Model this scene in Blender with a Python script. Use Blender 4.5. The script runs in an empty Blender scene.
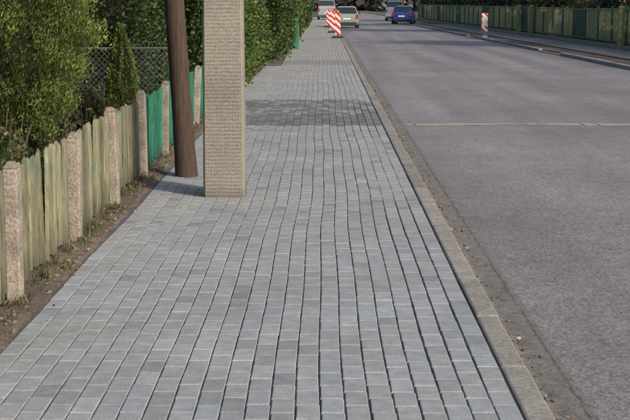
import bpy, bmesh, math, random
import numpy as np
from mathutils import Vector, Matrix
random.seed(4); rng=np.random.default_rng(7)
S=bpy.context.scene
COL=S.collection

# ---------------------------------------------------------------- helpers
def obj_from(name, verts, faces, mats=(), midx=None, smooth=False, parent=None):
    me=bpy.data.meshes.new(name); me.from_pydata([tuple(v) for v in verts],[],faces); me.update()
    for m in mats: me.materials.append(m)
    if midx is not None: me.polygons.foreach_set('material_index',list(midx))
    if smooth: me.polygons.foreach_set('use_smooth',[True]*len(me.polygons))
    o=bpy.data.objects.new(name,me); COL.objects.link(o)
    if parent: o.parent=parent
    return o
def quads(name,V,nq,mat,color=None,parent=None):
    me=bpy.data.meshes.new(name)
    me.vertices.add(nq*4); me.vertices.foreach_set('co',V.astype(np.float32).ravel())
    me.loops.add(nq*4); me.loops.foreach_set('vertex_index',np.arange(nq*4,dtype=np.int32))
    me.polygons.add(nq); me.polygons.foreach_set('loop_start',np.arange(nq,dtype=np.int32)*4)
    me.update(calc_edges=True)
    if color is not None:
        a=me.attributes.new('tint','FLOAT_COLOR','FACE')
        a.data.foreach_set('color',np.concatenate([color,np.ones((nq,1))],1).astype(np.float32).ravel())
    me.materials.append(mat)
    o=bpy.data.objects.new(name,me); COL.objects.link(o)
    if parent: o.parent=parent
    return o
class B:
    def __init__(s): s.v=[];s.f=[];s.m=[];s.c=[]
    def box(s,x0,x1,y0,y1,z0,z1,m=0,c=(1,1,1),M=None,top=0.0):
        b=len(s.v); t=top
        P=[(x0,y0,z0),(x1,y0,z0),(x1,y1,z0),(x0,y1,z0),(x0+t,y0+t,z1),(x1-t,y0+t,z1),(x1-t,y1-t,z1),(x0+t,y1-t,z1)]
        if M is not None: P=[tuple(M@Vector(p)) for p in P]
        s.v+=P
        s.f+=[(b,b+3,b+2,b+1),(b+4,b+5,b+6,b+7),(b,b+1,b+5,b+4),(b+1,b+2,b+6,b+5),(b+2,b+3,b+7,b+6),(b+3,b,b+4,b+7)]
        s.m+=[m]*6; s.c+=[c]*6
    def cyl(s,p0,p1,r0,r1,n=12,m=0,c=(1,1,1)):
        p0=Vector(p0);p1=Vector(p1);d=(p1-p0).normalized()
        a=d.orthogonal().normalized();e=d.cross(a);b=len(s.v)
        for p,r in((p0,r0),(p1,r1)):
            for i in range(n):
                t=2*math.pi*i/n; s.v.append(tuple(p+a*math.cos(t)*r+e*math.sin(t)*r))
        for i in range(n):
            j=(i+1)%n; s.f.append((b+i,b+j,b+n+j,b+n+i))
        s.f.append(tuple(b+i for i in range(n))[::-1]); s.f.append(tuple(b+n+i for i in range(n)))
        s.m+=[m]*(n+2); s.c+=[c]*(n+2)
    def make(s,name,mats,parent=None,bevel=0):
        o=obj_from(name,s.v,s.f,mats,s.m,parent=parent)
        a=o.data.attributes.new('tint','FLOAT_COLOR','FACE')
        a.data.foreach_set('color',[q for c in s.c for q in (c[0],c[1],c[2],1)])
        if bevel:
            md=o.modifiers.new('bevel','BEVEL'); md.width=bevel; md.segments=2; md.limit_method='ANGLE'
        return o
def empty(name,loc=(0,0,0),rz=0):
    e=bpy.data.objects.new(name,None); COL.objects.link(e); e.location=loc; e.rotation_euler=(0,0,rz); return e

class NT:
    def __init__(s,name):
        s.mat=bpy.data.materials.new(name); s.mat.use_nodes=True; s.t=s.mat.node_tree
        s.b=s.t.nodes['Principled BSDF']; s.out=s.t.nodes['Material Output']
        s.tc=s.n('ShaderNodeTexCoord')
    def n(s,ty,**kw):
        nd=s.t.nodes.new(ty)
        for k,v in kw.items(): setattr(nd,k,v)
        return nd
    def l(s,a,b): s.t.links.new(a,b)
    def noise(s,scale,detail=4,rough=.55,vec=None,sc=None):
        nd=s.n('ShaderNodeTexNoise'); nd.inputs['Scale'].default_value=scale; nd.inputs['Detail'].default_value=detail; nd.inputs['Roughness'].default_value=rough
        v=vec or s.tc.outputs['Object']
        if sc:
            mp=s.n('ShaderNodeMapping'); mp.inputs['Scale'].default_value=sc; s.l(v,mp.inputs['Vector']); v=mp.outputs[0]
        s.l(v,nd.inputs['Vector']); return nd.outputs['Fac']
    def ramp(s,fac,stops):
        r=s.n('ShaderNodeValToRGB'); e=r.color_ramp.elements
        while len(e)<len(stops): e.new(.5)
        for i,(p,c) in enumerate(stops):
            e[i].position=p; e[i].color=(c[0],c[1],c[2],1) if hasattr(c,'__len__') else (c,c,c,1)
        s.l(fac,r.inputs['Fac']); return r.outputs['Color']
    def mix(s,a,b,fac,mode='MIX'):
        m=s.n('ShaderNodeMix',data_type='RGBA',blend_type=mode)
        for sock,val in((m.inputs[0],fac),(m.inputs[6],a),(m.inputs[7],b)):
            if hasattr(val,'is_linked'): s.l(val,sock)
            elif hasattr(val,'__len__'): sock.default_value=(val[0],val[1],val[2],1)
            else: sock.default_value=val
        return m.outputs[2]
    def math(s,op,a,b=0.0,clamp=False):
        m=s.n('ShaderNodeMath',operation=op); m.use_clamp=clamp
        for i,val in enumerate((a,b)):
            if hasattr(val,'is_linked'): s.l(val,m.inputs[i])
            else: m.inputs[i].default_value=val
        return m.outputs[0]
    def attr(s):
        a=s.n('ShaderNodeAttribute'); a.attribute_name='tint'; return a.outputs['Color']
    def xyz(s):
        x=s.n('ShaderNodeSeparateXYZ'); s.l(s.tc.outputs['Object'],x.inputs[0]); return x.outputs
    def fin(s,color,rough=.85,bump=None,bs=.3,bd=.01,metal=0,spec=None):
        if hasattr(color,'is_linked'): s.l(color,s.b.inputs['Base Color'])
        else: s.b.inputs['Base Color'].default_value=(*color,1)
        if hasattr(rough,'is_linked'): s.l(rough,s.b.inputs['Roughness'])
        else: s.b.inputs['Roughness'].default_value=rough
        s.b.inputs['Metallic'].default_value=metal
        if spec is not None: s.b.inputs['Specular IOR Level'].default_value=spec
        if bump is not None:
            bn=s.n('ShaderNodeBump'); bn.inputs['Strength'].default_value=bs; bn.inputs['Distance'].default_value=bd
            s.l(bump,bn.inputs['Height']); s.l(bn.outputs[0],s.b.inputs['Normal'])
        return s.mat

# ---------------------------------------------------------------- materials
def m_paver():
    m=NT('paver_concrete'); f=m.noise(150,3,.75); g=m.noise(14,4); h=m.noise(1.1,3)
    c=m.mix(m.attr(),m.ramp(f,[(.3,.66),(.7,1.3)]),1,'MULTIPLY')
    c=m.mix(c,m.ramp(g,[(.3,.84),(.7,1.12)]),1,'MULTIPLY')
    c=m.mix(c,m.ramp(h,[(.3,.9),(.7,1.08)]),1,'MULTIPLY')
    c=m.mix(c,(1.06,1.02,.95),m.ramp(m.noise(.6,5),[(.45,0.),(.7,.7)]),'MULTIPLY')
    return m.fin(c,.85,f,.4,.003,spec=.35)
def m_simple(name,col,r=.85,var=.2,scale=20,bs=.2,metal=0,tint=False,bd=.01):
    m=NT(name); f=m.noise(scale,5,.6); f2=m.noise(scale*.13,3)
    a=m.mix(m.ramp(f,[(.3,1-var),(.7,1+var)]),m.ramp(f2,[(.3,1-var*.6),(.7,1+var*.6)]),1,'MULTIPLY')
    c=m.mix(col,a,1,'MULTIPLY')
    if tint: c=m.mix(c,m.attr(),1,'MULTIPLY')
    return m.fin(c,r,f,bs,bd,metal)
def m_asphalt():
    m=NT('asphalt'); f=m.noise(70,4,.85); v=m.n('ShaderNodeTexVoronoi'); v.inputs['Scale'].default_value=60; m.l(m.tc.outputs['Object'],v.inputs['Vector'])
    big=m.noise(.35,4); str_=m.noise(1,4,.5,sc=(1.3,.06,1)); mid=m.noise(5,4,.6); x=m.xyz()
    c=m.ramp(f,[(.3,(.095,.086,.087)),(.5,(.205,.187,.186)),(.7,(.41,.37,.36))])
    c=m.mix(c,m.ramp(v.outputs['Color'],[(.1,.6),(.9,1.4)]),1,'MULTIPLY')
    c=m.mix(c,m.ramp(big,[(.3,.82),(.7,1.14)]),1,'MULTIPLY')
    c=m.mix(c,m.ramp(mid,[(.3,.88),(.7,1.12)]),1,'MULTIPLY')
    c=m.mix(c,m.ramp(str_,[(.3,.82),(.7,1.18)]),1,'MULTIPLY')
    # worn, slightly polished wheel tracks
    tr=m.math('COSINE',m.math('MULTIPLY',m.math('SUBTRACT',x[0],2.1),2*math.pi/1.62))
    c=m.mix(c,m.ramp(m.math('MULTIPLY',m.math('ADD',tr,1),.5),[(.2,.95),(.9,1.06)]),1,'MULTIPLY')
    vc=m.n('ShaderNodeTexVoronoi',feature='DISTANCE_TO_EDGE'); vc.inputs['Scale'].default_value=.45
    wn=m.n('ShaderNodeTexNoise'); wn.inputs['Scale'].default_value=2.5; wn.inputs['Detail'].default_value=6; m.l(m.tc.outputs['Object'],wn.inputs['Vector'])
    vm=m.n('ShaderNodeVectorMath',operation='MULTIPLY_ADD'); vm.inputs[1].default_value=(.6,.6,0); m.l(wn.outputs['Color'],vm.inputs[0]); m.l(m.tc.outputs['Object'],vm.inputs[2]); m.l(vm.outputs[0],vc.inputs['Vector'])
    c=m.mix(c,m.ramp(vc.outputs['Distance'],[(0,.7),(.006,1)]),m.ramp(m.noise(.5,2),[(.5,0.),(.6,1.)]),'MULTIPLY')
    return m.fin(c,.62,f,.5,.005,spec=.5)
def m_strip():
    m=NT('painted_sun_gap_asphalt'); f=m.noise(58,4,.85)  # sunlit gap between shadows, painted as a paler sandy asphalt colour
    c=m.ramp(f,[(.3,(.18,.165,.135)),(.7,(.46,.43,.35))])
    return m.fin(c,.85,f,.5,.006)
def m_soil(name,a,b,c_):
    m=NT(name); f=m.noise(45,6,.7); g=m.noise(2.2,4)
    c=m.ramp(f,[(.3,a),(.5,b),(.72,c_)])
    c=m.mix(c,m.ramp(g,[(.35,.7),(.65,1.2)]),1,'MULTIPLY')
    return m.fin(c,.95,f,.9,.02)
def m_gutter():
    m=NT('gutter_concrete'); f=m.noise(60,6,.8); g=m.noise(2.5,5,.6,sc=(1,.35,1)); h=m.noise(12,4); x=m.xyz()
    c=m.ramp(f,[(.3,(.085,.08,.076)),(.5,(.18,.17,.16)),(.72,(.34,.32,.295))])
    c=m.mix(c,m.ramp(h,[(.35,.75),(.6,1.1)]),1,'MULTIPLY')
    xx=m.math('ADD',x[0],m.math('MULTIPLY',m.math('SUBTRACT',m.noise(5,6,.75),.5),.07))
    dirt=m.ramp(f,[(.3,(.04,.034,.028)),(.6,(.12,.10,.08)),(.75,(.25,.215,.17))])
    df=m.math('SUBTRACT',1,m.math('MULTIPLY',m.math('SUBTRACT',xx,.95),30),True)
    c=m.mix(c,dirt,m.math('MAXIMUM',df,m.math('MULTIPLY',m.ramp(g,[(.52,0.),(.64,.75)]),.7)))
    sm=m.math('SUBTRACT',1,m.math('MULTIPLY',m.math('ABSOLUTE',m.math('SUBTRACT',xx,1.135)),75),True)
    c=m.mix(c,(.03,.028,.025),m.math('MULTIPLY',sm,m.ramp(m.noise(4,4,.7),[(.35,.15),(.6,.85)])))
    return m.fin(c,.92,f,.8,.012)
def m_leaf(name,tr=.25,rough=.55):
    m=NT(name); c=m.attr(); m.fin(c,rough,spec=.3)
    t=m.n('ShaderNodeBsdfTranslucent'); m.l(c,t.inputs['Color']); x=m.n('ShaderNodeMixShader'); x.inputs[0].default_value=tr
    m.l(m.b.outputs[0],x.inputs[1]); m.l(t.outputs[0],x.inputs[2]); m.l(x.outputs[0],m.out.inputs['Surface']); return m.mat
def m_wood(name,teal=False):
    m=NT(name); g=m.noise(9,6,.6,sc=(6,6,.6)); p=m.noise(3.2,5,.7); d=m.noise(22,6,.75,sc=(1,1,.35))
    if teal: c=m.ramp(g,[(.3,(.012,.12,.08)),(.7,(.035,.25,.165))]); c=m.mix(c,(.2,.19,.12),m.ramp(p,[(.6,0.),(.68,.7)]))
    else: c=m.ramp(g,[(.3,(.125,.12,.078)),(.7,(.31,.295,.19))]); c=m.mix(c,(.05,.20,.15),m.ramp(p,[(.55,0.),(.68,.6)]))
    c=m.mix(c,m.ramp(d,[(.32,.55),(.5,1.)]),1,'MULTIPLY')
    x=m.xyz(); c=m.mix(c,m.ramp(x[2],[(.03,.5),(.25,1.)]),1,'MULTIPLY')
    c=m.mix(c,m.attr(),1,'MULTIPLY')
    return m.fin(c,.85,g,.5,.004)
def m_pole():
    m=NT('old_concrete'); x=m.xyz()
    ww=m.math('SINE',m.math('MULTIPLY',m.math('ADD',x[2],m.math('MULTIPLY',m.noise(7,3),.022)),2*math.pi/.031))
    ws=m.math('SINE',m.math('MULTIPLY',m.math('ADD',m.math('ADD',x[0],x[1]),m.math('MULTIPLY',m.noise(11,3),.03)),2*math.pi/.023))
    n=m.noise(60,6,.9); n2=m.noise(6,4)
    amt=m.ramp(n2,[(.35,.55),(.65,1.)])
    pit=m.math('ADD',m.math('MULTIPLY',m.math('MULTIPLY',m.math('ADD',ww,m.math('MULTIPLY',ws,.4)),.085),amt),n)
    inner=m.math('LESS_THAN',m.math('ABSOLUTE',x[0]),.15)
    c=m.ramp(pit,[(.3,(.10,.088,.072)),(.44,(.245,.22,.185)),(.55,(.33,.30,.255)),(.72,(.46,.425,.365))])
    c2=m.ramp(n,[(.3,(.21,.19,.16)),(.7,(.37,.34,.29))])
    c=m.mix(c2,c,inner)
    c=m.mix(c,m.ramp(m.noise(1.6,5),[(.3,.78),(.7,1.12)]),1,'MULTIPLY')
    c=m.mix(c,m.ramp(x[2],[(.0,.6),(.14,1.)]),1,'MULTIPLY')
    return m.fin(c,.9,pit,.8,.012)
def m_trunk(name,a,b):
    m=NT(name); g=m.noise(10,6,.7,sc=(5,5,.35)); return m.fin(m.ramp(g,[(.3,a),(.7,b)]),.9,g,.9,.012)
def m_stripes():
    m=NT('red_white_sheeting'); x=m.xyz()
    f=m.math('FRACT',m.math('MULTIPLY',m.math('ADD',x[2],x[0]),3.3))
    return m.fin(m.mix((.7,.7,.68),(.55,.035,.025),m.math('GREATER_THAN',f,.5)),.4)

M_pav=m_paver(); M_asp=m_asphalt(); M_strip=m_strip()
M_soil=m_soil('soil',(.06,.046,.034),(.155,.12,.09),(.28,.225,.17))
M_bed=m_simple('joint_sand',(.085,.085,.085),.95,.3,60)
M_gut=m_gutter()
M_kerb=m_simple('kerb_concrete',(.25,.235,.215),.88,.32,40,.5,tint=True,bd=.006)
M_ground=m_soil('grass_ground',(.03,.04,.015),(.06,.075,.03),(.12,.12,.06))
M_leaf=m_leaf('leaves'); M_needle=m_leaf('thuja_scale_leaves',.15,.6)
M_core=m_simple('painted_core_shade',(.018,.022,.010),.95,.4,12,.6)  # near-black colour for solid plant cores, interior shade painted in
M_wood=m_wood('weathered_pickets'); M_teal=m_wood('teal_painted_pickets',True)
M_post=m_simple('fence_post_concrete',(.275,.24,.205),.9,.45,55,.7,tint=True)
M_pole=m_pole(); M_brown=m_trunk('tarred_wood',(.022,.014,.010),(.10,.065,.045)); M_bark=m_trunk('bark',(.03,.024,.018),(.12,.10,.08))
M_str=m_stripes(); M_rubber=m_simple('rubber',(.02,.02,.02),.8,.1)
M_steel=m_simple('galvanised',(.30,.31,.32),.5,.15,30,.1,.6)
M_green=m_simple('green_paint',(.03,.12,.07),.5,.2,12,.1); M_ochre=m_simple('ochre_slats',(.46,.44,.20),.7,.3,9,.2,tint=True)
M_plinth=m_simple('plinth_concrete',(.24,.23,.2),.9,.25,14,.4)

# ---------------------------------------------------------------- ground, road, pavement
def sheet(name,xs,ys,zf,mat):
    V=[];F=[]
    for j,y in enumerate(ys):
        for i,x in enumerate(xs):
            xx=x(y) if callable(x) else x
            V.append((xx,y,zf(xx,y)))
    n=len(xs)
    for j in range(len(ys)-1):
        for i in range(n-1): F.append((j*n+i,j*n+i+1,j*n+n+i+1,j*n+n+i))
    return obj_from(name,V,F,[mat])
sheet('ground',[-900,-300,-100,-30,0,30,100,300,900],[-400,-100,0,60,200,500,1500],lambda x,y:-.15,M_ground)
def RK(y):
    P=[(-30,8.75),(5,8.57),(35,8.02),(90,7.05),(103,7.0),(109,8.3),(400,8.3)]
    for a,b in zip(P,P[1:]):
        if y<=b[0]: return a[1]+(b[1]-a[1])*(y-a[0])/(b[0]-a[0])
    return P[-1][1]
YS=[-30,0,5,20,35,60,90,103,109,150,250,400]
sheet('road',[.92,lambda y:RK(y)+.02],YS,lambda x,y:-.10,M_asp)
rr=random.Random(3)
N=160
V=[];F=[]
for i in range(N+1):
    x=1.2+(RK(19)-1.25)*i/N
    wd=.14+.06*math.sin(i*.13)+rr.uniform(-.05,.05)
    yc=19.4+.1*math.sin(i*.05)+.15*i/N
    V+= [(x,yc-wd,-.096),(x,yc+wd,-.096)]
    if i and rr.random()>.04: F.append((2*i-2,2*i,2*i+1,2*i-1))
obj_from('painted_sun_gap_strip',V,F,[M_strip])  # thin pale strip laid on the road, stands in for a streak of sun

Y0,Y1=-3.0,150.0
sheet('pavement_bed',[-1.56,.81],[Y0,20,60,100,Y1+.1],lambda x,y:-.008,M_bed)
Vv=[];Ff=[];Cc=[]
W,L,g,ch=.1013,.2,.0018,.0038
vb=0
for k in range(23):
    xc=.805-W*(k+.5); y=Y0+(k%2)*L/2+rr.uniform(-.01,.01)
    while y<Y1:
        if y>35.5 and xc<-1.17: y+=L; continue
        wv=min(1,k/3.)
        cx=xc+wv*(.012*math.sin(y*.55+k*.06)+.006*math.sin(y*1.7+k*.12))+rr.uniform(-.0011,.0011); cy=y+L/2+rr.uniform(-.0015,.0015)
        gg=g+rr.uniform(0,.0014)
        hx=W/2-gg; hy=L/2-gg; h=rr.uniform(-.0012,.0012); tx=rr.uniform(-.016,.016); ty=rr.uniform(-.009,.009); rz=rr.uniform(-.008,.008)
        for (sx,z,ins) in ((0,-.03,0),(0,-ch,0),(1,0,ch)):
            for (a,b) in((-1,-1),(1,-1),(1,1),(-1,1)):
                px=a*(hx-ins); py=b*(hy-ins)
                Vv.append((cx+px-rz*py,cy+py+rz*px,z+h+(tx*px+ty*py if z>-.02 else 0)))
        for q in range(4):
            r=(q+1)%4
            Ff.append((vb+q,vb+r,vb+4+r,vb+4+q)); Ff.append((vb+4+q,vb+4+r,vb+8+r,vb+8+q))
        Ff.append((vb+8,vb+9,vb+10,vb+11)); vb+=12
        t=rr.gauss(1,.04)
        if rr.random()<.08: t*=rr.uniform(.78,.88)
        if rr.random()<.08: t*=1.08
        base=(.292,.308,.318)
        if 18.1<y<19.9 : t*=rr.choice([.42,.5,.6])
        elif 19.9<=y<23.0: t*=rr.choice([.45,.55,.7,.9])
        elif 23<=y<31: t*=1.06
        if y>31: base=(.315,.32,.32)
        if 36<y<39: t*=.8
        w=rr.uniform(-.006,.006)
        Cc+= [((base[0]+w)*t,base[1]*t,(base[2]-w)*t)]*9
        y+=L
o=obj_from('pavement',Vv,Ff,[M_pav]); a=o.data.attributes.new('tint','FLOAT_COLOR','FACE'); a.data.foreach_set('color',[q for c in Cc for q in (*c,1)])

kb=B(); y=Y0
while y<260:
    t=rr.uniform(.85,1.1); j=rr.uniform(-.004,.004)
    kb.box(.815+j*.3,.935+j,y+.004,y+.996,-.2,.004+rr.uniform(-.003,.003),0,(t,t*.99,t*.96)); y+=1.0
kb.make('kerb',[M_kerb],bevel=.012)
kb=B(); y=-20
while y<260:
    a,b=RK(y),RK(y+1); t=rr.uniform(1.15,1.4)
    v0=len(kb.v)
    low=-.06 if (44<y<49 or 66<y<70) else .0
    kb.v+=[(a,y,-.2),(a+.15,y,-.2),(b+.15,y+.99,-.2),(b,y+.99,-.2),(a,y,low),(a+.15,y,low),(b+.15,y+.99,low),(b,y+.99,low)]
    kb.f+=[(v0,v0+3,v0+2,v0+1),(v0+4,v0+5,v0+6,v0+7),(v0,v0+1,v0+5,v0+4),(v0+1,v0+2,v0+6,v0+5),(v0+2,v0+3,v0+7,v0+6),(v0+3,v0,v0+4,v0+7)]
    kb.m+=[0]*6; kb.c+=[(t,t*.98,t*.93)]*6; y+=1
kb.make('kerb',[M_kerb],bevel=.015)
def RF(y): return 10.6-.019*(y-46)
M_slab=NT('slab_pavement'); bt=M_slab.n('ShaderNodeTexBrick'); bt.inputs['Scale'].default_value=1; bt.inputs['Brick Width'].default_value=.5; bt.inputs['Row Height'].default_value=.5; bt.inputs['Mortar Size'].default_value=.012; bt.offset=0
bt.inputs['Color1'].default_value=(.34,.31,.27,1); bt.inputs['Color2'].default_value=(.27,.25,.215,1); bt.inputs['Mortar'].default_value=(.08,.07,.06,1); M_slab.l(M_slab.tc.outputs['Object'],bt.inputs['Vector'])
M_slab=M_slab.fin(M_slab.mix(bt.outputs['Color'],M_slab.ramp(M_slab.noise(3,5),[(.3,.75),(.7,1.15)]),1,'MULTIPLY'),.9)
sheet('verge',[lambda y:RK(y)+.14,lambda y:RF(y)-.2+.1],YS,lambda x,y:-.03,M_soil)
sheet('pavement',[lambda y:RF(y)-1.75,lambda y:RF(y)-.15],[-30,0,5,20,35,60,90,103],lambda x,y:-.004,M_slab)

def vn(x,y,s=1.0):
    return (math.sin(x*7.1*s+1.3*math.sin(y*5.3*s))+math.sin(y*9.7*s+1.7*math.sin(x*4.1*s))+math.sin((x+y)*17.3*s))/3
gx=[.934+.24*i/14 for i in range(15)]
gy=[Y0+.09*i for i in range(500)]+[42+.8*i for i in range(130)]
sheet('gutter',gx,gy,lambda x,y:-.096+.026*max(0,1-(x-.934)/.07)**1.4*(1+.6*vn(x*.3,y*.3))+.004*(1-(x-.934)/.2+.6*vn(x*.6,y*.35)+.4*vn(x*2,y*2)),M_gut)
sx=[-14,-10,-7,-5,-4,-3.2,-2.7,-2.3,-2.0,-1.9,-1.8,-1.74,-1.7,-1.66,-1.62,-1.58,-1.54,-1.50]
sy=[Y0+.12*i for i in range(300)]+[33+1.5*i for i in range(90)]
sheet('garden_soil',sx,sy,lambda x,y:(.012+.012*vn(x*.7,y*.7)+.008*vn(x*3,y*3)) - (.03*max(0,(x+1.60)/.1)),M_soil)
sheet('garden_soil',[-1.6,-1.5,-1.4,-1.3,-1.2,-1.15],[35.5+.25*i for i in range(480)],lambda x,y:.012+.008*vn(x*2,y*2),M_soil)

# ---------------------------------------------------------------- poles
px,py=-.845,11.55
prof=[(-.178,-.13),(-.16,-.15),(.16,-.15),(.178,-.13),(.178,.13),(.16,.15),(-.16,.15),(-.178,.13)]
V=[];F=[]
for k in range(91):
    z=-.05+9*k/90; s=1-.3*k/90
    for (a,c) in prof: V.append((a*s+rr.uniform(-.0015,.0015),c*s+rr.uniform(-.0015,.0015),z))
for k in range(90):
    for i in range(8): j=(i+1)%8; F.append((k*8+i,k*8+j,k*8+8+j,k*8+8+i))
F.append(tuple(720+i for i in range(8)))
e=obj_from('concrete_utility_pole',V,F,[M_pole]); e.location=(px,py,0)
cb=B(); cb.box(-.7,.7,-.05,.05,8.3,8.4)
for x in(-.6,-.2,.2,.6): cb.cyl((x,0,8.4),(x,0,8.55),.03,.045,8)
cb.make('crossarm',[M_steel],parent=e)
V=[];F=[]; n=20
for k in range(31):
    z=-.05+8*k/30; cx=-.058*z; r=.098-.0035*z+.012*math.exp(-z*4)
    for i in range(n):
        t=2*math.pi*i/n; q=r*(1+.03*math.sin(3*t+z*.6)+.012*math.sin(9*t))
        V.append((cx+q*math.cos(t),q*math.sin(t)+.015*z,z))
for k in range(30):
    for i in range(n): j=(i+1)%n; F.append((k*n+i,k*n+j,k*n+n+j,k*n+n+i))
F.append(tuple(30*n+i for i in range(n)))
o=obj_from('wooden_utility_pole',V,F,[M_brown],smooth=True); o.location=(-1.31,12.85,0)

# ---------------------------------------------------------------- left picket fence
fence=empty('picket_fence')
posts=[1.9,3.72,5.55,7.38,9.2,11.0,12.8,14.6,16.4,18.2,20.0]
FX=-1.74
pb=B()
for yv in posts:
    t=rr.uniform(.8,1.15); h=.80+rr.uniform(-.03,.03); M=Matrix.Translation((FX+.02,yv,0))@Matrix.Rotation(rr.uniform(-.05,.05),4,'Y')@Matrix.Rotation(rr.uniform(-.03,.03),4,'X')
    w=rr.uniform(.040,.046)
    pb.box(-w,w,-.05,.05,-.1,h-.04,0,(t,t*.98,t*.95),M); pb.box(-w,w,-.05,.05,h-.04,h,0,(t*.75,t*.75,t*.73),M,top=.022)
pb.make('posts',[M_post],parent=fence,bevel=.010)
wb=B(); tb=B()
for i,(a,c) in enumerate(zip(posts,posts[1:])):
    T=tb if a>=12.7 else wb
    sag=rr.uniform(-.02,.02); hh=.75+rr.uniform(-.015,.015)
    for z in(.2,.56): T.box(FX-.055,FX-.02,a+.05,c-.05,z,z+.06,0,(.6,.6,.6))
    y=a+.08
    while y<c-.11:
        w=rr.uniform(.045,.056); t=rr.uniform(.65,1.25); d=rr.uniform(-.006,.008)
        M=Matrix.Translation((FX-.005+d,y+w/2,0))@Matrix.Rotation(rr.gauss(0,.014),4,'X')@Matrix.Rotation(rr.gauss(0,.12),4,'Z')@Matrix.Rotation(rr.gauss(0,.012),4,'Y')
        zt=hh+sag*(y-a)+rr.gauss(0,.010)
        T.box(-.012,.012,-w/2,w/2,.05+rr.uniform(-.02,.02),zt-.02,0,(t,t,t*.97),M)
        T.box(-.012,.012,-w/2,w/2,zt-.02,zt,0,(t*.85,t*.85,t*.82),M,top=.008)
        y+=w+rr.uniform(.030,.046)
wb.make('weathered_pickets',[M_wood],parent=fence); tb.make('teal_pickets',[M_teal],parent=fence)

cf=B(); yy=16.5
x0,x1=-5.2,-1.8
for x in(-5.2,-3.5,-1.85): cf.cyl((x,yy,-.1),(x,yy,1.15),.025,.025,8)
cf.cyl((x0,yy,1.1),(x1,yy,1.1),.006,.006,6)
s=.07; x=x0-1.1
while x<x1:
    for sg in(1,-1):
        xa=x if sg>0 else x+1.05; xb=xa+sg*1.05
        p=Vector((xa,yy+.003*sg,.05)); q=Vector((xb,yy+.003*sg,1.1)); dx=q.x-p.x
        ta=(x0-p.x)/dx; tb_=(x1-p.x)/dx; t0=max(0,min(ta,tb_)); t1=min(1,max(ta,tb_))
        if t1-t0>.02: cf.cyl(p.lerp(q,t0),p.lerp(q,t1),.0016,.0016,4)
    x+=s
cf.make('chain_link_fence',[M_steel])

# ---------------------------------------------------------------- foliage
def leafset(C,size,aspect,dirs,droop=0,spread=1.0):
    n=len(C); d=dirs+rng.normal(0,spread,(n,3)); d/=np.linalg.norm(d,axis=1)[:,None]
    r=rng.normal(0,1,(n,3)); s=np.cross(d,r); s/=np.linalg.norm(s,axis=1)[:,None]
    L_=(size*rng.uniform(.6,1.35,n))[:,None]; Wd=L_*aspect
    V=np.empty((n,4,3)); V[:,0]=C-d*L_*.5; V[:,1]=C+s*Wd*.5-d*L_*.05; V[:,2]=C+d*L_*.5; V[:,3]=C-s*Wd*.5-d*L_*.05
    return V.reshape(-1,3)
def cols(n,pal,clump,var=.25):
    pal=np.array(pal); k=rng.integers(0,len(pal),n); c=pal[k]*clump[:,None]*rng.normal(1,var,n).clip(.4,1.7)[:,None]; return c.clip(0.002,.8)
def lump(P,s=1.0):
    return (np.sin(P[:,0]*3.1*s+1.7*np.sin(P[:,2]*2.3*s))+np.sin(P[:,1]*2.7*s+1.9*np.sin(P[:,0]*1.9*s+1))+np.sin(P[:,2]*3.7*s+1.2*np.sin(P[:,1]*3.3*s)))/3
def hedge(name,x0,x1,y0,y1,z0,z1,ncl,per,size,pal,face=.8,aspect=.6,amp=.22,top=True,parent=None):
    fr=rng.uniform(0,1,ncl); C=np.empty((ncl,3)); nrm=np.zeros((ncl,3))
    C[:,1]=rng.uniform(y0,y1,ncl); C[:,2]=rng.uniform(z0,z1,ncl); C[:,0]=rng.uniform(x0,x1,ncl)
    side=fr<face; C[side,0]=x1; nrm[side,0]=1
    tp=(fr>=face)&(fr<face+(1-face)*.6); C[tp,2]=z1; nrm[tp,2]=1
    en=fr>=face+(1-face)*.6; C[en,1]=y0; nrm[en,1]=-1
    l=lump(C,1.0); l2=lump(C,3.1)
    C+=nrm*(amp*l+amp*.5*l2)[:,None]
    rec=np.clip((z0+.5-C[:,2])/.5,0,1); C[:,0]-=rec*.18
    C+=rng.normal(0,.04,C.shape)
    cl=np.repeat(C,per,0); nn=np.repeat(nrm,per,0); off=rng.normal(0,1,cl.shape); off*= (.11)
    P=cl+off; shade=np.repeat(rng.uniform(.4,1.5,ncl)*(1+.4*l2),per)
    V=leafset(P,size,aspect,nn+np.array([0,0,.3]),spread=.7)
    o=quads(name,V,len(P),M_leaf,cols(len(P),pal,shade),parent)
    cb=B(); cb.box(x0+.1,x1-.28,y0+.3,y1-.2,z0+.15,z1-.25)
    cb.make('light_block_core',[M_core],parent=o)  # solid dark box added inside the hedge to block light
    sb=B(); y=y0+.3
    while y<y1-.2:
        xx=x1-rr.uniform(.25,.5); sb.cyl((xx,y,-.05),(xx+rr.uniform(-.1,.1),y+rr.uniform(-.2,.2),z0+.8),.035,.02,7); y+=rr.uniform(.5,1.1)
    sb.make('stems',[M_bark],parent=o)
    return o
PG=[(.045,.085,.018),(.06,.11,.022),(.085,.13,.03),(.035,.065,.02),(.11,.13,.035)]
PD=[(.02,.045,.015),(.03,.06,.018),(.045,.075,.02),(.06,.08,.025)]
PY=[(.075,.105,.02),(.10,.125,.025),(.045,.075,.018),(.14,.145,.035),(.03,.05,.016)]
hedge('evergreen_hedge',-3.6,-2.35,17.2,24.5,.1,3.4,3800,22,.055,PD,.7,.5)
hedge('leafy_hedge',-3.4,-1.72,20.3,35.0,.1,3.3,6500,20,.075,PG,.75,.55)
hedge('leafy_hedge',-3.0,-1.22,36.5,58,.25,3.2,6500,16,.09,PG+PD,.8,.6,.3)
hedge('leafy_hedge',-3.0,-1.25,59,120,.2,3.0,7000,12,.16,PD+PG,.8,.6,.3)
hedge('evergreen_hedge',-7.5,-4.2,15.8,21,.2,4.2,3500,22,.07,PD,.35,.5)

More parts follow.
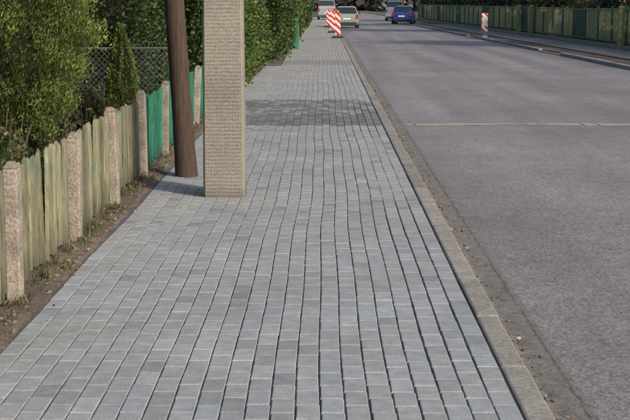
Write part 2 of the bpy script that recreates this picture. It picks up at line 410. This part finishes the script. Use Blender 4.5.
def conifer(name,x,y,h,r,zb,n,size,pal,core=True):
    u=rng.uniform(0,1,n); z=zb+(h-zb)*u
    rad=r*np.minimum(1,(.62+1.6*u))*(1-u**2.2)**.75+.02
    th=rng.uniform(0,2*np.pi,n)
    br=.12*np.sin(th*7+z*5+np.sin(z*9)*1.5)+.08*np.sin(th*13-z*11)+.06*np.sin(z*23+th*3)+.05*np.sin(th*29+z*17)
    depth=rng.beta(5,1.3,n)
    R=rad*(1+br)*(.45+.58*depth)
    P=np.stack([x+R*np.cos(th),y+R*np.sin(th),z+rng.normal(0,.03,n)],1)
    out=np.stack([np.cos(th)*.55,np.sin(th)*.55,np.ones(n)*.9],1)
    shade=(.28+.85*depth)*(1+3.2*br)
    V=leafset(P,size,.3,out,spread=.45)
    o=quads(name,V,n,M_needle,cols(n,pal,shade.clip(.12,1.75),.25))
    b=B(); b.cyl((x,y,-.05),(x,y,h*.8),.06*r/.9+.01,.015,8)
    for i in range(40):
        z0=rr.uniform(.15,h*.75); t=rr.uniform(0,6.28); q=r*rr.uniform(.5,.8)*(1 if z0>zb else .9)
        b.cyl((x,y,z0),(x+q*math.cos(t),y+q*math.sin(t),z0+q*.5),.012*max(.4,r),.004,5)
    b.make('trunk',[M_bark],parent=o)
    if core:
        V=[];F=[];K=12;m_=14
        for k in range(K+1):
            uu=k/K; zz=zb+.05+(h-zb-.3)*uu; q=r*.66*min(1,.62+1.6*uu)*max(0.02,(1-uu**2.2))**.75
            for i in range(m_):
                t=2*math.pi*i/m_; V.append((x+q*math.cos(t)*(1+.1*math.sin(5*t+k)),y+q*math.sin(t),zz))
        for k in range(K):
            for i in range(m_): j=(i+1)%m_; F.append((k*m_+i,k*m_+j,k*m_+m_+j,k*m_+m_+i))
        obj_from('light_block_core',V,F,[M_core],parent=o)  # dark solid core added inside the crown to stop light passing through
    return o
conifer('thuja_tree',-2.80,10.6,3.6,.93,.62,260000,.032,PY)
conifer('thuja_tree',-3.6,12.6,3.8,.8,.3,60000,.05,PY)
conifer('young_thuja',-2.10,14.1,1.36,.17,.15,14000,.032,PY,False)
def shrub(name,x,y,rx,ry,h,n,size,pal,twigs=60):
    P=rng.normal(0,1,(n,3)); P/=np.linalg.norm(P,axis=1)[:,None]; P*=rng.uniform(.5,1,n)[:,None]**.6
    P[:,2]=np.abs(P[:,2]); l=lump(P*3); P*=(1+.25*l)[:,None]
    Q=np.stack([x+P[:,0]*rx,y+P[:,1]*ry,.02+P[:,2]*h],1)
    o=quads(name,leafset(Q,size,.5,P,spread=.8),n,M_leaf,cols(n,pal,1+.5*l))
    b=B()
    for i in range(twigs):
        t=rr.uniform(0,6.28); q=rr.uniform(.5,1.05); b.cyl((x+.1*math.cos(t),y+.1*math.sin(t),0),(x+rx*q*math.cos(t)*.8,y+ry*q*math.sin(t)*.8,h*rr.uniform(.5,1.15)),.008,.003,5)
    b.make('twigs',[M_bark],parent=o); return o
PB=[(.10,.07,.035),(.14,.10,.05),(.05,.055,.02),(.07,.05,.03)]
shrub('low_shrub',-2.25,8.9,.38,.8,.84,8000,.04,PB+PD)
shrub('low_shrub',-2.35,7.4,.4,.7,.92,8000,.045,PD+PG)
shrub('low_shrub',-2.3,10.9,.35,.8,.74,7000,.04,PB+PD)
shrub('low_shrub',-2.25,12.9,.3,.8,.75,5500,.05,PB+PD)
shrub('low_shrub',-2.4,15.3,.4,.8,.7,5500,.05,PD+PB)
# grass tufts along fence foot and pavement edge
nt=260; T=np.empty((nt,3)); T[:,0]=rng.normal(-1.69,.05,nt); T[:,1]=rng.uniform(4.5,34,nt); T[:,2]=.02
per=16; C=np.repeat(T,per,0)+np.concatenate([rng.normal(0,.018,(nt*per,2)),np.zeros((nt*per,1))],1); C[:,2]+=rng.uniform(.0,.03,nt*per)
quads('grass_tufts',leafset(C,.06,.10,np.tile([0,0,1.],(len(C),1)),spread=.4),len(C),M_leaf,cols(len(C),[(.10,.12,.035),(.07,.09,.03),(.20,.17,.08)],np.ones(len(C))))

# ---------------------------------------------------------------- right side fence + bushes
rf=empty('metal_railing_fence'); gb=B(); ob=B(); cb=B()
y=6.0; seg=2.3; i=0
while y<128:
    a=RF(y)
    c=RF(y+seg); ang=math.atan2(-(c-a),seg); M=Matrix.Translation((a,y,0))@Matrix.Rotation(ang,4,'Z')
    h=1.42
    cb.box(-.09,.09,0,seg-.004,-.15,.16,0,(1,1,1),M)
    gb.box(-.04,.04,-.04,.04,.16,h+.05,0,(1,1,1),M,top=.0)
    gb.box(-.05,.05,-.05,.05,h+.05,h+.09,0,(1,1,1),M,top=.03)
    for z in(.24,h-.08): gb.box(-.045,-.008,.04,seg-.04,z,z+.05,0,(1,1,1),M)
    q=.12
    while q<seg-.1:
        t=rr.uniform(.7,1.2); (ob if (i%6!=3) else gb).box(-.004,.008,q,q+.06,.2,h+rr.uniform(-.01,.01),0,(t,t,t),M); q+=.16
    y+=seg; i+=1
cb.make('plinth',[M_plinth],parent=rf); gb.make('posts_and_rails',[M_green],parent=rf); ob.make('slats',[M_ochre],parent=rf)
gp=B()
for yy in(47.6,66.0,69.6):
    a=RF(yy)-.16
    gp.box(a-.10,a+.10,yy-.10,yy+.10,-.1,1.46,0,(.55,.6,.55)); gp.box(a-.12,a+.12,yy-.12,yy+.12,1.46,1.52,0,(.6,.6,.6),top=.05)
gp.make('gate_posts',[M_ochre],parent=rf,bevel=.01)
def bush_row(name,xf,y0,y1,h,ncl,per,size,pal):
    C=np.empty((ncl,3)); C[:,1]=rng.uniform(y0,y1,ncl); C[:,2]=rng.uniform(0.05,1,ncl)*h
    l=lump(C,.5); C[:,0]=np.array([xf(v) for v in C[:,1]])+rng.exponential(.35,ncl)+.5+.35*l
    C[:,2]*=(1+.25*lump(C,.33))
    P=np.repeat(C,per,0)+rng.normal(0,.16,(ncl*per,3)); P[:,2]=np.abs(P[:,2])
    sh=np.repeat(rng.uniform(.5,1.4,ncl),per)
    d=np.tile(np.array([-1,0,.3]),(len(P),1))
    o=quads(name,leafset(P,size,.6,d,spread=.8),len(P),M_leaf,cols(len(P),pal,sh))
    b=B(); y=y0+1
    while y<y1-1: b.box(xf(y)+1.1,xf(y)+2.4,y,y+3.6,0,h*.8*rr.uniform(.8,1.05),0); y+=3.6
    b.make('light_block_core',[M_core],parent=o)  # dark boxes added behind the leaves as light blockers
PM=PD+[(.10,.08,.045),(.13,.11,.06),(.06,.07,.03)]
PR=[(.07,.08,.04),(.10,.085,.05),(.14,.12,.07),(.06,.09,.03),(.04,.06,.025)]
bush_row('shrub_border',RF,8,60,2.4,3500,14,.13,PR)
bush_row('shrub_border',RF,60,130,2.8,3500,12,.2,PR)

def tree(name,x,y,h,r,n,size,pal,zc=.35,tr=.16):
    b=B(); b.cyl((x,y,-.1),(x,y,h*.5),tr,tr*.6,10)
    ends=[]
    for i in range(22):
        z0=h*rr.uniform(.25,.55); t=rr.uniform(0,6.28); q=r*rr.uniform(.4,.95); ze=h*rr.uniform(zc+.05,.95)
        p1=(x+q*math.cos(t)*(1-.4*(ze/h)**3),y+q*math.sin(t)*(1-.4*(ze/h)**3),ze)
        mid=(x+q*.4*math.cos(t),y+q*.4*math.sin(t),(z0+ze)/2+.2)
        b.cyl((x,y,min(z0,h*.5)),mid,tr*.35,tr*.2,6); b.cyl(mid,p1,tr*.2,tr*.05,5); ends+= [p1,mid]
    E=np.array(ends); k=rng.integers(0,len(E),n//18); C=E[k]+rng.normal(0,r*.2,(len(k),3))
    P=np.repeat(C,18,0)+rng.normal(0,r*.07,(len(k)*18,3)); sh=np.repeat(rng.uniform(.5,1.4,len(k)),18)
    o=quads(name,leafset(P,size,.6,np.tile([0,0,.3],(len(P),1)),spread=1),len(P),M_leaf,cols(len(P),pal,sh))
    b.make('trunk_and_limbs',[M_bark],parent=o); return o
for (x,y,h,r) in [(11.6,78,8,3),(13.5,98,9,3.5),(14.5,50,9,3.5),(-6,40,9,3.2),(-5.5,66,9,3.5),(-6,95,10,3.5),(12.0,125,9,3.5),(-9,24,9,3.5)]:
    tree('garden_tree',x,y,h,r,9000,.28,PM)
n=26000; X=rng.uniform(-150,170,n); Yd=rng.uniform(265,300,n); H=7+2.5*np.sin(X*.13)+1.8*np.sin(X*.37+1); Z=H*rng.uniform(0,1,n)**.8
P=np.stack([X,Yd,Z],1); sh=1+.5*lump(P,.15)
quads('distant_trees',leafset(P,2.4,.7,np.tile([0,-1,.2],(n,1)),spread=.8),n,M_leaf,cols(n,[(.16,.17,.14),(.19,.18,.16),(.21,.19,.17),(.14,.15,.13)],sh))

# ---------------------------------------------------------------- litter
n=2400; P=np.empty((n,3)); k=int(n*.6)
P[:k,0]=rng.normal(-1.64,.07,k).clip(-1.85,-1.35); P[:k,1]=rng.uniform(4,34,k); P[:k,2]=.03
P[k:,0]=.95+np.abs(rng.normal(0,.06,n-k)); P[k:,1]=rng.uniform(4,45,n-k); P[k:,2]=-.075+.02*np.clip(1-(P[k:,0]-.95)/.1,0,1)
c=cols(n,[(.22,.15,.08),(.12,.08,.045),(.30,.25,.17),(.06,.045,.03)],np.ones(n))
d=rng.normal(0,1,(n,3)); d[:,2]*=.15
quads('leaf_litter',leafset(P,.024,.6,d,spread=.05),n,M_leaf,c)
sb=B()
for i in range(500):
    if i%2: x,y,z=.95+abs(rr.gauss(0,.07)),rr.uniform(4.5,40),-.09
    else: x,y,z=rr.gauss(-1.63,.07),rr.uniform(4.5,30),.015
    r=rr.uniform(.003,.010); M=Matrix.Translation((x,y,z+r*.5))@Matrix.Rotation(rr.uniform(0,3),4,'Z')@Matrix.Rotation(rr.uniform(0,3),4,'X'); t=rr.uniform(.5,1.1)
    sb.box(-r,r,-r*.8,r*.8,-r*.6,r*.6,0,(t,t,t),M,top=r*.3)
sb.make('gravel',[M_kerb])

# ---------------------------------------------------------------- barrier boards
def board(x,y):
    e=empty('traffic_barrier_board',(x,y,0))
    b=B(); b.box(-.125,.125,-.012,.012,.18,1.15); b.make('striped_panel',[M_str],parent=e,bevel=.005)
    b=B(); b.box(-.28,.28,-.18,.18,0,.10,top=.03); b.box(-.025,.025,.013,.04,.1,1.1); b.make('foot_and_post',[M_rubber],parent=e,bevel=.01)
    b=B(); b.cyl((0,-.04,1.23),(0,.04,1.23),.07,.07,14); b.cyl((0,0,1.14),(0,0,1.17),.03,.03,8); b.make('warning_lamp',[m_simple('amber_lens',(.6,.2,.03),.3,.05)],parent=e)
board(.68,63); board(.52,74); board(.35,90)
e=empty('kerb_sign_board',(RK(66)+.35,66,0)); b=B(); b.box(-.025,.025,-.03,.03,-.05,1.15); b.box(-.15,.15,-.15,.15,-.04,.06,top=.04); b.make('post',[M_steel],parent=e)
b=B(); b.box(-.15,.15,-.05,-.032,.25,1.12); b.make('striped_panel',[M_str],parent=e); b=B(); b.box(-.12,.12,-.062,-.052,.5,.95); b.make('white_plate',[m_simple('white_plate',(.55,.54,.53),.4,.05)],parent=e)
e=empty('green_gate_post',(-1.02,48.5,0)); b=B(); b.box(-.16,.16,-.16,.16,0,1.35); b.make('post',[m_simple('green_gate_paint',(.03,.17,.10),.6,.2,8)],parent=e,bevel=.02); b=B(); b.box(-.2,.2,-.2,.2,1.352,1.42,top=.05); b.make('cap',[M_plinth],parent=e)

# ---------------------------------------------------------------- cars
M_glass=NT('car_glass').fin((.02,.025,.03),.08,spec=.8)
M_tl=NT('tail_light').fin((.45,.015,.01),.2); M_hl=NT('head_light').fin((.75,.75,.78),.15); M_pl=NT('number_plate').fin((.75,.75,.72),.5); M_blk=NT('black_plastic').fin((.03,.03,.03),.6)
def car(name,loc,rz,col,st,pill,Ln,wheels,R=.31):
    e=empty(name,loc,rz); paint=NT(name+'_paint'); paint.fin(col,.3); paint.b.inputs['Coat Weight'].default_value=.5; paint=paint.mat
    bm=bmesh.new(); rings=[]
    for (y,w,zb,zl,zr,wr) in st:
        half=[(w*.9,zb),(w,zb+.14),(w*1.0,(zb+zl)/2),(w*.97,zl),(wr,zr-.05 if zr-zl>.2 else zr-.01),(wr*.8,zr)]
        ring=[bm.verts.new((x,y,z)) for x,z in half]+[bm.verts.new((-x,y,z)) for x,z in half[::-1]]; rings.append(ring)
    n=12
    for k in range(len(rings)-1):
        for i in range(n):
            j=(i+1)%n; f=bm.faces.new((rings[k][i],rings[k][j],rings[k+1][j],rings[k+1][i]))
            if i in(3,7) and k in pill['side']: f.material_index=1
            if i in(4,5,6) and k in pill['top']: f.material_index=1
    bm.faces.new(rings[0][::-1]); bm.faces.new(rings[-1])
    bmesh.ops.recalc_face_normals(bm,faces=bm.faces)
    gf=[f for f in bm.faces if f.material_index==1 and abs(f.normal.x)>.6]
    r=bmesh.ops.inset_individual(bm,faces=gf,thickness=.035,depth=-.008)
    for f in r['faces']: f.material_index=0
    me=bpy.data.meshes.new('body'); bm.to_mesh(me); bm.free(); me.materials.append(paint); me.materials.append(M_glass)
    o=bpy.data.objects.new('body',me); COL.objects.link(o); o.parent=e
    md=o.modifiers.new('b','BEVEL'); md.width=.025; md.segments=3; md.limit_method='ANGLE'; md.angle_limit=.35
    w=max(s[1] for s in st)
    b=B()
    for yw in wheels:
        for sx in(-1,1):
            b.cyl((sx*(w-.2),yw,R),(sx*(w+.012),yw,R),R,R,24,0); b.cyl((sx*(w+.013),yw,R),(sx*(w+.02),yw,R),R*.62,R*.55,16,1)
            b.cyl((sx*(w-.21),yw,R+.02),(sx*(w+.003),yw,R+.02),R+.06,R+.06,24,2)
    b.make('wheels',[M_rubber,M_steel,M_blk],parent=e)
    yb=st[0][0]; yf=st[-1][0]; zl=st[1][3]
    b=B()
    for sx in(-1,1):
        b.box(sx*(w-.13)-.075,sx*(w-.13)+.075,yb-.025,yb+.2,zl-.26,zl+.02,0)
        b.box(sx*(w-.2)-.13,sx*(w-.2)+.13,yf-.25,yf+.015,st[-1][3]-.10,st[-1][3]+.04,1)
        b.box(sx*(w+.08)-.07,sx*(w+.08)+.07,pill['mir'],pill['mir']+.09,st[2][3]+.0,st[2][3]+.14,3)
    b.box(-.26,.26,yb-.03,yb+.02,.58,.69,2); b.box(-w*.85,w*.85,yb-.035,yb+.05,.34,.42,3); b.box(-.26,.26,yf-.02,yf+.025,.42,.53,2); b.box(-.4,.4,yf-.03,yf+.018,.56,.66,3)
    b.box(-.55,.55,yb+.05,yf-.05,.16,.3,3)
    b.make('lights_and_trim',[M_tl,M_hl,M_pl,M_blk],parent=e,bevel=.012)
hatch=[(-1.98,.70,.36,.74,.77,.62),(-1.92,.79,.28,.90,.93,.72),(-1.84,.81,.24,.94,.98,.70),(-1.58,.82,.22,.95,1.40,.59),(-1.48,.82,.22,.95,1.44,.60),(-.72,.83,.22,.93,1.47,.62),(-.62,.83,.22,.93,1.475,.62),(.2,.83,.22,.91,1.45,.61),(.28,.83,.22,.91,1.44,.61),(1.02,.82,.22,.88,.95,.66),(1.75,.79,.24,.76,.80,.6),(1.98,.70,.33,.62,.65,.5)]
P_h={'side':(4,6,8),'top':(2,8),'mir':.75}
van=[(-2.3,.78,.36,1.0,1.1,.72),(-2.26,.85,.28,1.05,1.2,.78),(-2.2,.87,.25,1.08,1.3,.76),(-2.08,.88,.22,1.08,1.80,.70),(-1.95,.88,.22,1.08,1.86,.70),(-.6,.88,.22,1.06,1.9,.72),(-.5,.88,.22,1.06,1.9,.72),(.5,.88,.22,1.04,1.87,.7),(.6,.88,.22,1.04,1.86,.7),(1.35,.87,.22,1.02,1.08,.7),(2.0,.84,.25,.9,.94,.65),(2.25,.75,.33,.7,.75,.55)]
P_v={'side':(4,6,8),'top':(2,8),'mir':1.0}
car('hatchback_car',(1.60,94,-.1),0,(.24,.28,.25),hatch,P_h,4,(-1.25,1.25))
car('hatchback_car',(6.6,111.5,-.1),math.radians(-9),(.015,.045,.22),hatch,P_h,4,(-1.25,1.25))
car('van',(6.9,131,-.1),math.radians(-4),(.66,.67,.68),van,P_v,4.6,(-1.45,1.4),.34)
car('van',(.35,133,0),0,(.30,.32,.32),van,P_v,4.6,(-1.45,1.4),.34)

# ---------------------------------------------------------------- light
az,el=math.radians(135),math.radians(30)
w=bpy.data.worlds.new("World"); S.world=w; w.use_nodes=True
sk=w.node_tree.nodes.new('ShaderNodeTexSky'); sk.sky_type='NISHITA'; sk.sun_disc=False; sk.sun_elevation=el; sk.sun_rotation=az; sk.dust_density=3.0; sk.air_density=.9
bg=w.node_tree.nodes['Background']; bg.inputs['Strength'].default_value=.15; w.node_tree.links.new(sk.outputs[0],bg.inputs['Color'])
sd=bpy.data.lights.new('sun','SUN'); sd.energy=3.5; sd.angle=math.radians(4); sd.color=(1,.91,.78)
so=bpy.data.objects.new('sun',sd); COL.objects.link(so)
dv=Vector((math.sin(az)*math.cos(el),math.cos(az)*math.cos(el),math.sin(el))); so.rotation_euler=dv.to_track_quat('Z','Y').to_euler()
# ---------------------------------------------------------------- camera
cd=bpy.data.cameras.new('camera'); cam=bpy.data.objects.new('camera',cd); COL.objects.link(cam); S.camera=cam
cd.sensor_width=36; cd.lens=77.1; cd.clip_end=3000; cam.location=(0,0,1.65); cam.rotation_euler=(math.radians(90-8.76),0,math.radians(.34))
S.view_settings.view_transform='Standard'; S.view_settings.look='None'; S.view_settings.exposure=0
